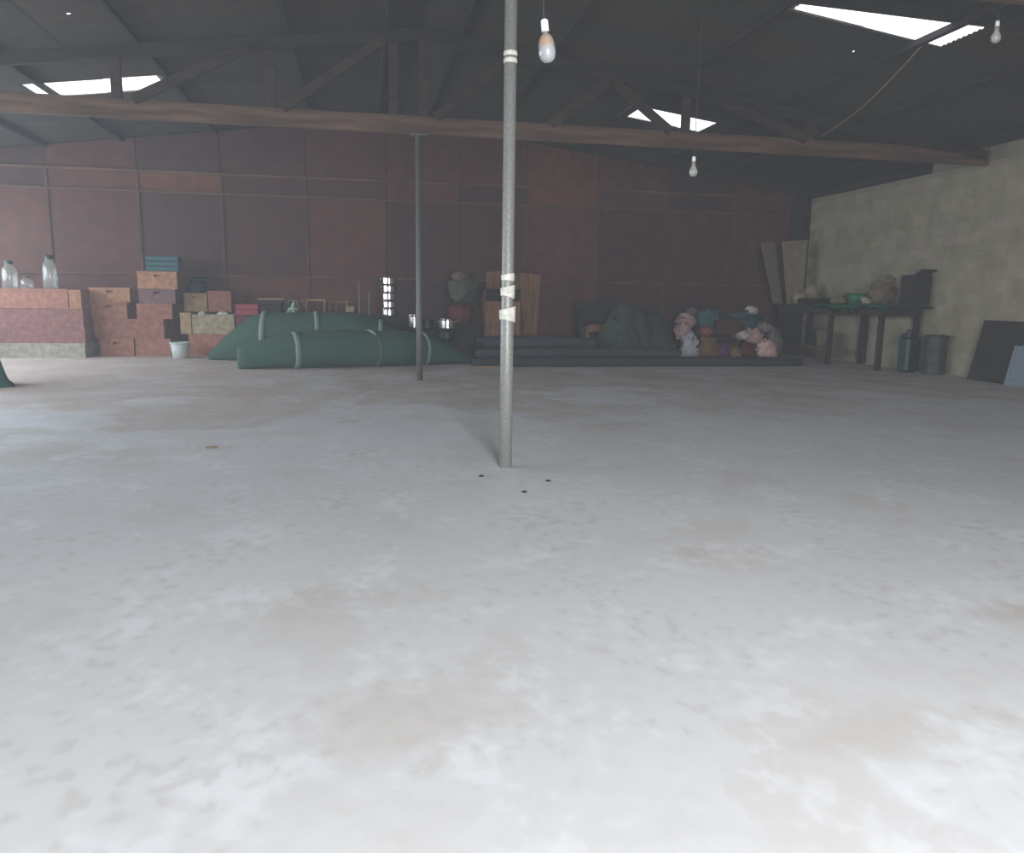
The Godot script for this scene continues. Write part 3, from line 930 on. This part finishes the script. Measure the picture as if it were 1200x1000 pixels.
	for s in [-1, 1]:
		var d := part(cp, "door", box(Vector3(0.34, 1.06, 0.02), 0.004), M.ply, Vector3(s * 0.173, 0.60, 0.228))
		part(d, "knob", lathe([Vector2(0, -0.012), Vector2(0.012, -0.01), Vector2(0.016, 0.0), Vector2(0.012, 0.01), Vector2(0, 0.012)], 12), M.black_metal, Vector3(-s * 0.13, 0.1, 0.022), Vector3(PI / 2, 0, 0))
	for y in [1.21, 1.28]:
		part(cp, "tray", box(Vector3(0.66, 0.03, 0.40), 0.006), M.black_metal, Vector3(0, y, 0.0))
	var pw := part(self, "plywood_board", prism(PackedVector2Array([Vector2(-0.50, 0), Vector2(0.42, 0), Vector2(0.55, 1.72), Vector2(0.20, 1.70), Vector2(-0.14, 1.79), Vector2(-0.52, 1.74)]), 0.018), M.ply, Vector3(3.12, 0.0, -15.80), Vector3(-0.12, 0, 0))
	tag(pw, "wide orange-brown plywood board standing behind the cupboard", "board", "plywood boards by the cupboard")
	var pr := part(self, "plywood_board", prism(PackedVector2Array([Vector2(-0.02, 0), Vector2(0.20, 0), Vector2(0.30, 1.69), Vector2(-0.16, 1.74)]), 0.02), M.ply, Vector3(3.40, 0.0, -15.55), Vector3(-0.10, 0, 0))
	tag(pr, "narrow plywood board tapering downward at the cupboard's right side", "board", "plywood boards by the cupboard")
	# green net rolls
	net_roll("long green net roll in front, tied with pale straps", Vector3(-1.95, 0, -13.25), Vector3(2.05, 0, -14.25), 0.37, 0.55, 0.12, 0.88, M.net, [[0.22, 0.09, 0.0], [0.53, 0.05, 0.10], [0.76, 0.05, 0.05]], 91, 0.05)
	net_roll("thick green net roll lying behind the other, pale straps", Vector3(-2.75, 0, -15.15), Vector3(1.05, 0, -14.55), 0.50, 0.12, 0.42, 0.95, M.net_dark, [[0.28, 0.10, 0.04], [0.52, 0.09, 0.12], [0.83, 0.08, 0.05]], 92, 0.0)
	# long dark grey nets, side by side and on each other
	var gl := ["thin dark grey net roll along the very edge of the open floor", "thin dark grey net roll just behind the one at the floor edge", "thin dark grey net roll lying on top of two long thin ones", "short thick dark grey net roll just behind the long thin ones", "short thick dark grey net roll in the middle, before the cupboard", "short thick dark grey net roll nearest the cupboard, on the floor", "dark grey net roll lying upon the front rolls", "dark grey net roll lying upon the rear rolls"]
	var gp := [[1.95, 8.35, 0.0, -13.48, 0.105, 0], [2.15, 8.5, 0.0, -13.72, 0.105, 2], [2.05, 5.9, 0.165, -13.60, 0.10, 1], [2.3, 4.5, 0.0, -14.06, 0.18, 2], [2.2, 4.45, 0.0, -14.48, 0.19, 1], [2.2, 4.5, 0.0, -14.90, 0.185, 2], [2.3, 4.45, 0.285, -14.27, 0.13, 1], [2.2, 4.4, 0.295, -14.69, 0.13, 0]]
	for i in gp.size():
		var g: Array = gp[i]
		net_roll(gl[i], Vector3(g[0], g[2], g[3]), Vector3(g[1], g[2], g[3] + 0.03), g[4], 0.8, 0.8, 0.82, M.grey_net[g[5]], [], 100 + i, 0.03)
	var ps := part(self, "floor_lath", box(Vector3(0.72, 0.03, 0.07), 0.004), M.wood_light, Vector3(2.25, 0.017, -13.26), Vector3(0, 0.05, 0))
	tag(ps, "pale flat slat on the floor at the net rolls' right tip", "slat")

func build_right_goods() -> void:
	# low chair with a dark back
	var ch := thing("low_chair", "low wooden chair with dark tilted back and orange-brown seat rail", "chair", Vector3(5.08, 0, -16.1), -0.1)
	part(ch, "backrest", box(Vector3(1.0, 0.46, 0.04), 0.008), M.wood_dark, Vector3(0.02, 0.93, -0.14), Vector3(-0.35, 0, 0))
	part(ch, "seat", box(Vector3(0.86, 0.05, 0.52), 0.008), M.wood_dark, Vector3(0, 0.63, 0.12))
	part(ch, "seat_rail", box(Vector3(0.60, 0.15, 0.03), 0.005), M.ply, Vector3(0.0, 0.60, 0.395))
	part(ch, "side_panel", box(Vector3(0.04, 0.80, 0.56), 0.006), M.wood_dark, Vector3(-0.46, 0.60, 0.08), Vector3(0, 0, 0.10))
	for sx in [-1, 1]:
		for sz in [-0.08, 0.34]:
			part(ch, "leg", box(Vector3(0.06, 0.61, 0.05), 0.005), M.wood_dark if sx > 0 else M.pipe_dark, Vector3(sx * 0.30, 0.305, sz))
	# green tarpaulin thrown over a heap
	var nz := FastNoiseLite.new()
	nz.seed = 71
	nz.frequency = 1.1
	nz.fractal_octaves = 3
	var cover := func(x: float, z: float) -> Vector3:
		var u := (x - 4.60) / 1.65
		var v := (z + 15.30) / 1.38
		var crest := lerpf(0.55, 0.95, smoothstep(0.0, 0.30, u)) * lerpf(1.0, 0.80, smoothstep(0.35, 0.7, u))
		var side := smoothstep(0.0, 0.16, u) * smoothstep(0.0, 0.10, 1.0 - u)
		var face := smoothstep(0.0, 0.55, 1.0 - v) * smoothstep(-0.05, 0.25, v)
		var y := 0.06 + crest * side * face
		var ridge := 1.0 - absf(nz.get_noise_2d(x * 0.9 - z * 1.4 + 2.0, z * 0.8 + x * 0.7)) * 2.2
		y += 0.20 * nz.get_noise_2d(x * 1.1 + z * 1.2, z * 0.9 - x * 0.5) * side * (0.3 + face)
		y += 0.07 * ridge * side * smoothstep(0.0, 0.3, face)
		y -= 0.16 * pow(1.0 - absf(nz.get_noise_2d(x * 0.8 + z * 1.3 + 5.0, z * 0.7 - x * 0.6)), 8.0) * side * face
		return Vector3(x + 0.06 * nz.get_noise_2d(z * 3.0, 4.0), maxf(y, 0.04), z + 0.08 * nz.get_noise_2d(x * 3.0, 9.0))
	var tp := MeshInstance3D.new()
	tp.mesh = drape(4.60, 6.25, -15.30, -13.92, 44, 34, cover, 0.03)
	tp.material_override = M.tarp
	put(tp, "tarpaulin", self)
	tag(tp, "crumpled olive green tarpaulin thrown in a heap on the dark net rolls", "tarpaulin")
	# rags: a heap of single pieces
	rag(Vector3(7.42, 0.0, -15.40), Vector3(1.8, 0.74, 0.60), Color(0.20, 0.17, 0.17), 201, "dark brown blanket forming the back of the rag heap")
	# x, y, z, width, height, colour, label
	var list := [
		[6.70, 0.68, -15.16, 0.42, 0.24, Color(0.84, 0.68, 0.64), "pale pink rag on the upper left of the rag heap"],
		[6.46, 0.42, -14.75, 0.34, 0.36, Color(0.79, 0.67, 0.64), "pinkish white rag at the left edge of the heap"],
		[6.48, 0.0, -14.45, 0.34, 0.60, Color(0.74, 0.74, 0.77), "light grey rag low on the left of the heap"],
		[6.88, 0.0, -14.42, 0.44, 0.52, Color(0.50, 0.36, 0.21), "mustard brown rag low in front of the heap"],
		[7.22, 0.66, -15.12, 0.60, 0.38, Color(0.25, 0.45, 0.47), "teal cloth draped over the top left of the heap"],
		[7.46, 0.30, -14.72, 0.56, 0.60, Color(0.31, 0.19, 0.17), "dark reddish brown garment in the middle of the heap"],
		[8.08, 0.62, -15.15, 0.64, 0.38, Color(0.18, 0.38, 0.41), "dark teal cloth on the upper right of the heap"],
		[7.98, 0.36, -14.66, 0.42, 0.32, Color(0.87, 0.72, 0.68), "pale pink rag right of the heap's middle"],
		[8.14, 0.0, -14.40, 0.40, 0.46, Color(0.90, 0.74, 0.72), "pinkish white rag low on the right of the heap"],
		[7.20, 0.0, -14.36, 0.24, 0.40, Color(0.40, 0.21, 0.40), "purple rag low in front of the heap"],
		[7.74, 0.0, -14.46, 0.30, 0.40, Color(0.43, 0.16, 0.19), "dark red rag low in front of the heap"],
		[7.46, 0.0, -14.26, 0.22, 0.34, Color(0.56, 0.43, 0.29), "tan strip of cloth lying aslant at the heap's foot"],
		[8.16, 0.94, -15.15, 0.24, 0.18, Color(0.87, 0.77, 0.74), "small white rag on the peak at the right"],
		[8.42, 0.0, -14.62, 0.32, 0.72, Color(0.47, 0.43, 0.41), "grey rag at the right end of the heap"],
		[6.90, 0.92, -15.30, 0.22, 0.16, Color(0.45, 0.40, 0.40), "small grey rag on the peak at the left"],
		[6.60, 0.86, -14.98, 0.24, 0.10, Color(0.82, 0.72, 0.70), "thin whitish rag near the top left of the heap"],
		[6.98, 0.50, -14.80, 0.30, 0.20, Color(0.62, 0.36, 0.36), "faded red rag under the teal cloth at left"],
		[7.78, 0.84, -15.02, 0.36, 0.14, Color(0.20, 0.40, 0.44), "teal fold of cloth between the two peaks of the heap"],
		[7.68, 0.44, -14.52, 0.26, 0.18, Color(0.84, 0.74, 0.72), "small whitish rag in front of the brown garment"],
		[8.30, 0.58, -14.80, 0.30, 0.20, Color(0.62, 0.56, 0.56), "light grey rag right below the dark teal cloth"],
		[7.20, 0.42, -14.48, 0.26, 0.14, Color(0.16, 0.15, 0.20), "dark blue rag above the purple one"],
	]
	for i in list.size():
		var r: Array = list[i]
		rag(Vector3(r[0], r[1], r[2]), Vector3(r[3] * 1.0, r[4], 0.28), r[5], 210 + i, r[6], Vector3(0, 0.3 * sin(i * 2.1), 0.35 if i == 11 else 0.0))
	# work table along the block wall
	var t := thing("work_table", "long dark wooden work table along the whitewashed wall", "table", Vector3(9.58, 0, -14.0))
	part(t, "tabletop", box(Vector3(0.86, 0.05, 3.8), 0.006), M.wood_dark, Vector3(0, 1.145, 0))
	for zz in [-1.78, 0.1, 1.62]:
		for s in [-1, 1]:
			part(t, "leg", box(Vector3(0.09, 1.12, 0.09), 0.006), M.timber_dark, Vector3(s * 0.36, 0.56, zz))
	for s in [-1, 1]:
		part(t, "apron", box(Vector3(0.03, 0.13, 3.5), 0.004), M.timber_dark, Vector3(s * 0.385, 1.05, -0.05))
	part(t, "apron", box(Vector3(0.70, 0.13, 0.03), 0.004), M.timber_dark, Vector3(0, 1.05, 1.63))
	part(t, "stretcher", box(Vector3(0.05, 0.12, 1.80), 0.005), M.timber, Vector3(-0.36, 0.26, -0.84))
	tag(part(self, "grey_panel", box(Vector3(0.03, 0.62, 0.40), 0.004), M.card_beige, Vector3(9.50, 0.32, -14.55), Vector3(0, 0, 0.06)), "pale board standing under the work table", "board")
	# green sheet hanging over the table's edge
	var hang := func(x: float, zv: float) -> Vector3:
		var edge := 9.135
		if x >= edge:
			return Vector3(x, 1.182 + 0.006 * sin(zv * 9.0), zv)
		var drop := edge - x
		var l := drop * (1.0 + 0.45 * sin(zv * 4.1) + 0.3 * sin(zv * 11.0 + 1.0))
		return Vector3(edge - 0.03 - 0.008 * sin(zv * 23.0), 1.182 - l, zv)
	var gs := MeshInstance3D.new()
	gs.mesh = drape(9.02, 9.93, -14.35, -12.12, 14, 60, hang, 0.006)
	gs.material_override = M.green_plastic
	put(gs, "green_sheet", self)
	tag(gs, "green plastic sheet spread over the near half of the work table", "plastic sheet")
	var bs := thing("basin", "green plastic basin standing on the work table", "basin", Vector3(9.50, 1.195, -13.4))
	part(bs, "bowl", lathe([Vector2(0, 0), Vector2(0.22, 0), Vector2(0.31, 0.19), Vector2(0.30, 0.19), Vector2(0.21, 0.012), Vector2(0, 0.012)], 32), M.green_plastic)
	part(bs, "rim", lathe([Vector2(0.305, 0.18), Vector2(0.335, 0.185), Vector2(0.335, 0.2), Vector2(0.30, 0.2)], 32), M.green_plastic)
	var tr := thing("metal_tray", "low dark tray on the far end of the work table", "tray", Vector3(9.46, 1.172, -14.75))
	part(tr, "base", box(Vector3(0.5, 0.02, 0.75), 0.004), M.black_metal, Vector3(0, 0.01, 0))
	for s in [-1, 1]:
		part(tr, "side", box(Vector3(0.02, 0.10, 0.75), 0.004), M.black_metal, Vector3(s * 0.24, 0.07, 0))
		part(tr, "side", box(Vector3(0.46, 0.10, 0.02), 0.004), M.black_metal, Vector3(0, 0.07, s * 0.365))
	tag(part(self, "paper_bundle", lump(Vector3(0.34, 0.16, 0.30), 311, 0.3, 2.2), M.card_beige, Vector3(9.42, 1.195, -13.95)), "crumpled tan paper between the dark tray and the green basin", "paper")
	tag(part(self, "paper_bundle", lump(Vector3(0.28, 0.14, 0.22), 312, 0.3, 2.2), M.card_white, Vector3(9.34, 1.195, -12.95)), "crumpled whitish bundle just right of the green basin", "paper")
	var bg := thing("cloth_bag", "brown bag slumped against a dark box on the work table", "bag", Vector3(9.38, 1.195, -12.64))
	part(bg, "body", lump(Vector3(0.46, 0.46, 0.34), 313, 0.22, 1.8), M.sack_pale)
	part(bg, "flap", lump(Vector3(0.30, 0.20, 0.24), 314, 0.25, 1.8), M.card_beige, Vector3(0.04, 0.33, 0.02))
	var bx := thing("cardboard_box", "dark open box behind the brown bag on the work table", "box", Vector3(9.80, 1.195, -12.32), 0.1)
	for s in [-1, 1]:
		part(bx, "side", box(Vector3(0.34, 0.52, 0.015), 0.003), M.wood_dark, Vector3(0, 0.26, s * 0.17))
		part(bx, "side", box(Vector3(0.015, 0.52, 0.32), 0.003), M.wood_dark, Vector3(s * 0.165, 0.26, 0))
	part(bx, "flap", box(Vector3(0.34, 0.012, 0.20), 0.003), M.wood_dark, Vector3(0, 0.56, 0.20), Vector3(-0.5, 0, 0))
	part(bx, "bottom", box(Vector3(0.31, 0.012, 0.31), 0.003), M.wood_dark, Vector3(0, 0.006, 0))
	# cardboard in the corner, standing on the table end
	var fa := part(self, "cardboard_sheet", prism(PackedVector2Array([Vector2(0.0, 0), Vector2(0.30, 0), Vector2(0.06, 1.34), Vector2(-0.36, 1.30)]), 0.012), M.card_beige, Vector3(8.98, 1.172, -15.72), Vector3(-0.10, 0.35, 0))
	tag(fa, "beige cardboard sheet leaning left in the corner", "cardboard", "cardboard sheets in the corner")
	var fb := part(self, "cardboard_sheet", prism(PackedVector2Array([Vector2(-0.04, 0), Vector2(0.30, 0), Vector2(0.36, 1.40), Vector2(-0.20, 1.36)]), 0.012), M.card_beige, Vector3(9.34, 1.172, -15.70), Vector3(-0.12, -0.25, 0))
	tag(fb, "beige cardboard sheet upright in the corner, right one", "cardboard", "cardboard sheets in the corner")
	for q in [[9.35, -15.30, 0.30, 0.26, "crumpled tan parcel at the foot of the cardboard sheets", 321], [9.72, -15.45, 0.34, 0.46, "taller tan parcel beside the corner post", 322]]:
		tag(part(self, "tan_parcel", lump(Vector3(q[2], q[3], 0.28), q[5], 0.14, 1.6), M.card_pale, Vector3(q[0], 1.172, q[1])), q[4], "parcel", "tan parcels on the table end")
	# jerrycan and drum beside the table
	var jc := thing("jerrycan", "dark green jerrycan standing at the table's near end", "jerrycan", Vector3(9.62, 0, -12.12), 0.2)
	part(jc, "body", box(Vector3(0.30, 0.62, 0.24), 0.04), M.green_can, Vector3(0, 0.31, 0))
	part(jc, "shoulder", box(Vector3(0.24, 0.08, 0.19), 0.03), M.green_can, Vector3(0, 0.645, 0))
	part(jc, "handle", tube([Vector3(-0.09, 0.66, 0), Vector3(-0.07, 0.735, 0), Vector3(0.03, 0.735, 0), Vector3(0.05, 0.66, 0)], 0.016, 8), M.green_can)
	part(jc, "cap", lathe([Vector2(0, 0.73), Vector2(0.03, 0.73), Vector2(0.03, 0.67), Vector2(0.03, 0.66)], 14), M.black_metal, Vector3(0.09, 0, 0))
	var dr := thing("metal_drum", "grey metal drum by the wall right of the jerrycan", "drum", Vector3(9.84, 0, -11.72))
	part(dr, "shell", lathe([Vector2(0, 0), Vector2(0.185, 0.0), Vector2(0.19, 0.02), Vector2(0.183, 0.04), Vector2(0.183, 0.21), Vector2(0.193, 0.225), Vector2(0.183, 0.24), Vector2(0.183, 0.42), Vector2(0.193, 0.435), Vector2(0.183, 0.45), Vector2(0.183, 0.63), Vector2(0.19, 0.65), Vector2(0.185, 0.67), Vector2(0.175, 0.655), Vector2(0, 0.655)], 32), M.grey_can)
	part(dr, "bung", lathe([Vector2(0, 0.685), Vector2(0.025, 0.685), Vector2(0.028, 0.655)], 12), M.black_metal, Vector3(0.08, 0, 0.05))
	# boards leaning on the wall at the right edge
	var b1 := part(self, "leaning_board", box(Vector3(0.03, 0.98, 0.85), 0.005), M.timber_dark, Vector3(9.86, 0.48, -10.42), Vector3(0, 0.0, -0.22))
	tag(b1, "dark wooden board leaning on the whitewashed wall at the right edge", "board")
	var b2 := part(self, "pale_sheet", box(Vector3(0.025, 0.62, 0.42), 0.005), M.pale_blue, Vector3(9.68, 0.30, -9.76), Vector3(0, 0.0, -0.2))
	tag(b2, "pale sheet leaning before the dark board at the right edge", "sheet")

func build_near_left() -> void:
	# upright roll of teal netting at the left edge of the picture
	var t := thing("netting_bundle", "teal netting bundle standing at the left edge of the picture", "net bundle", Vector3(-4.85, 0, -10.9))
	var rings := []
	for i in 15:
		var u := i / 14.0
		var r := lerpf(0.42, 0.16, pow(u, 0.6))
		var ring := []
		for k in 24:
			var a := TAU * k / 24.0
			var rr := r * (1.0 + 0.10 * sin(a * 5.0 + u * 2.0) + 0.05 * sin(a * 11.0))
			ring.append(Vector3(rr * cos(a) * 1.15, u * 1.0, rr * sin(a)))
		rings.append(ring)
	part(t, "netting", loft(rings), M.teal_net)
	part(t, "tie", lathe([Vector2(0.20, 0.80), Vector2(0.225, 0.815), Vector2(0.225, 0.845), Vector2(0.20, 0.86)], 24), M.strap)
	# crumbs on the floor
	tag(part(self, "wood_chip", box(Vector3(0.09, 0.008, 0.035), 0.002), M.card[4], Vector3(-1.16, 0.005, -6.32), Vector3(0, 0.3, 0)), "small pale chip alone on the open floor at left", "chip")
	for q in [[1.00, -4.58, "dark pebble nearest the camera, below the near pole"], [0.80, -5.05, "dark pebble close to the near pole's foot"], [1.22, -4.85, "dark pebble on the right below the near pole"]]:
		tag(part(self, "pebble", lump(Vector3(0.035, 0.012, 0.025), int(q[0] * 100), 0.2, 2.0, 10, 6), M.dark, Vector3(q[0], 0.0, q[1])), q[2], "pebble", "pebbles near the pole")

# ---------------------------------------------------------------- start
func _ready() -> void:
	# camera: held at 1.2 m, turned a little to the right of the shed's axis, tipped down
	var cam := Camera3D.new()
	cam.name = "camera"
	add_child(cam)
	var yaw := deg_to_rad(11.3)
	var pitch := deg_to_rad(9.46)
	var roll := deg_to_rad(0.8)
	var fwd := Vector3(sin(yaw) * cos(pitch), -sin(pitch), -cos(yaw) * cos(pitch))
	var r := Vector3(cos(yaw), 0, sin(yaw))
	var u := r.cross(fwd)
	var r2 := r * cos(roll) + u * sin(roll)
	var u2 := u * cos(roll) - r * sin(roll)
	cam.transform = Transform3D(Basis(r2, u2, -fwd), Vector3(0, 1.2, 0))
	cam.fov = 58.11
	cam.near = 0.05
	cam.far = 200.0
	# bright overcast sky, seen through the roof lights
	var we := WorldEnvironment.new()
	we.name = "environment"
	var env := Environment.new()
	var sky := Sky.new()
	var sm := ProceduralSkyMaterial.new()
	sm.sky_top_color = Color(0.93, 0.95, 1.0)
	sm.sky_horizon_color = Color(1.0, 0.99, 0.96)
	sm.ground_horizon_color = Color(0.80, 0.77, 0.72)
	sm.ground_bottom_color = Color(0.60, 0.56, 0.50)
	sm.energy_multiplier = 3.0
	sky.sky_material = sm
	env.background_mode = Environment.BG_SKY
	env.sky = sky
	env.tonemap_mode = Environment.TONE_MAPPER_LINEAR
	env.tonemap_exposure = 0.94
	env.sdfgi_enabled = true
	env.ssao_enabled = true
	env.ssil_enabled = true
	env.volumetric_fog_enabled = true
	env.volumetric_fog_density = 0.0105      # even haze, added to stand in for lens veil
	env.volumetric_fog_albedo = Color(0.97, 0.98, 1.0)
	we.environment = env
	add_child(we)
	# daylight in the doorway behind the camera
	var door := AreaLight3D.new()
	door.name = "doorway_daylight"
	door.area_size = Vector2(1.45, 3.1)
	door.area_normalize_energy = false
	door.light_energy = 27.0
	door.light_color = Color(0.97, 0.985, 1.0)
	door.shadow_enabled = true
	door.area_range = 40.0
	add_child(door)
	door.position = Vector3(0.65, 1.65, ZF + 0.02)      # shines towards -z
	# daylight in the unseen left opening, drawn out to light the added haze
	var win := AreaLight3D.new()
	win.name = "window_daylight"
	win.area_size = Vector2(11.8, 1.7)
	win.area_normalize_energy = false
	win.light_energy = 4.2
	win.light_color = Color(0.89, 0.95, 1.0)
	win.shadow_enabled = true
	win.area_range = 40.0
	add_child(win)
	win.position = Vector3(XL - 0.02, 2.1, -10.0)
	win.rotation.y = -PI / 2                            # shines towards +x
	make_materials()
	build_shell()
	build_roof()
	build_truss(-11.24, "timber roof truss on the far steel pole, right across the shed")
	build_truss(-5.33, "timber roof truss on the near steel pole, mostly above the picture")
	build_pole(-5.33, 1.02, "near grey steel pole with white paper scraps on it", true)
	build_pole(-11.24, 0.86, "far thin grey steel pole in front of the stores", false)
	build_left_goods()
	build_middle_goods()
	build_right_goods()
	build_near_left()
	hanging_bulb("hanging_bulb", "white lamp bulb with a tan cap hanging near the near pole", Vector3(0.765, 2.195, -3.22), roof_y(0.765) + 0.02, 0.12, false, "bare bulbs hanging from the roof")
	hanging_bulb("hanging_bulb", "clear bare bulb hanging before the board wall", Vector3(2.76, 2.27, -6.25), roof_y(2.76) + 0.02, 0.0, true, "bare bulbs hanging from the roof")
	hanging_bulb("hanging_bulb", "clear bare bulb hanging at the upper right corner", Vector3(4.81, 3.22, -5.44), roof_y(4.81) + 0.02, 0.0, true, "bare bulbs hanging from the roof")
	var pts := []
	for i in 13:
		var f := i / 12.0
		pts.append(Vector3(lerpf(6.95, 6.40, f), lerpf(3.70, 4.12, f) - 0.12 * sin(f * PI), lerpf(-11.2, -8.35, f)))
	tag(part(self, "cable", tube(pts, 0.012, 6), M.cable), "pale cable sagging from the roof truss up to the front skylight", "cable")
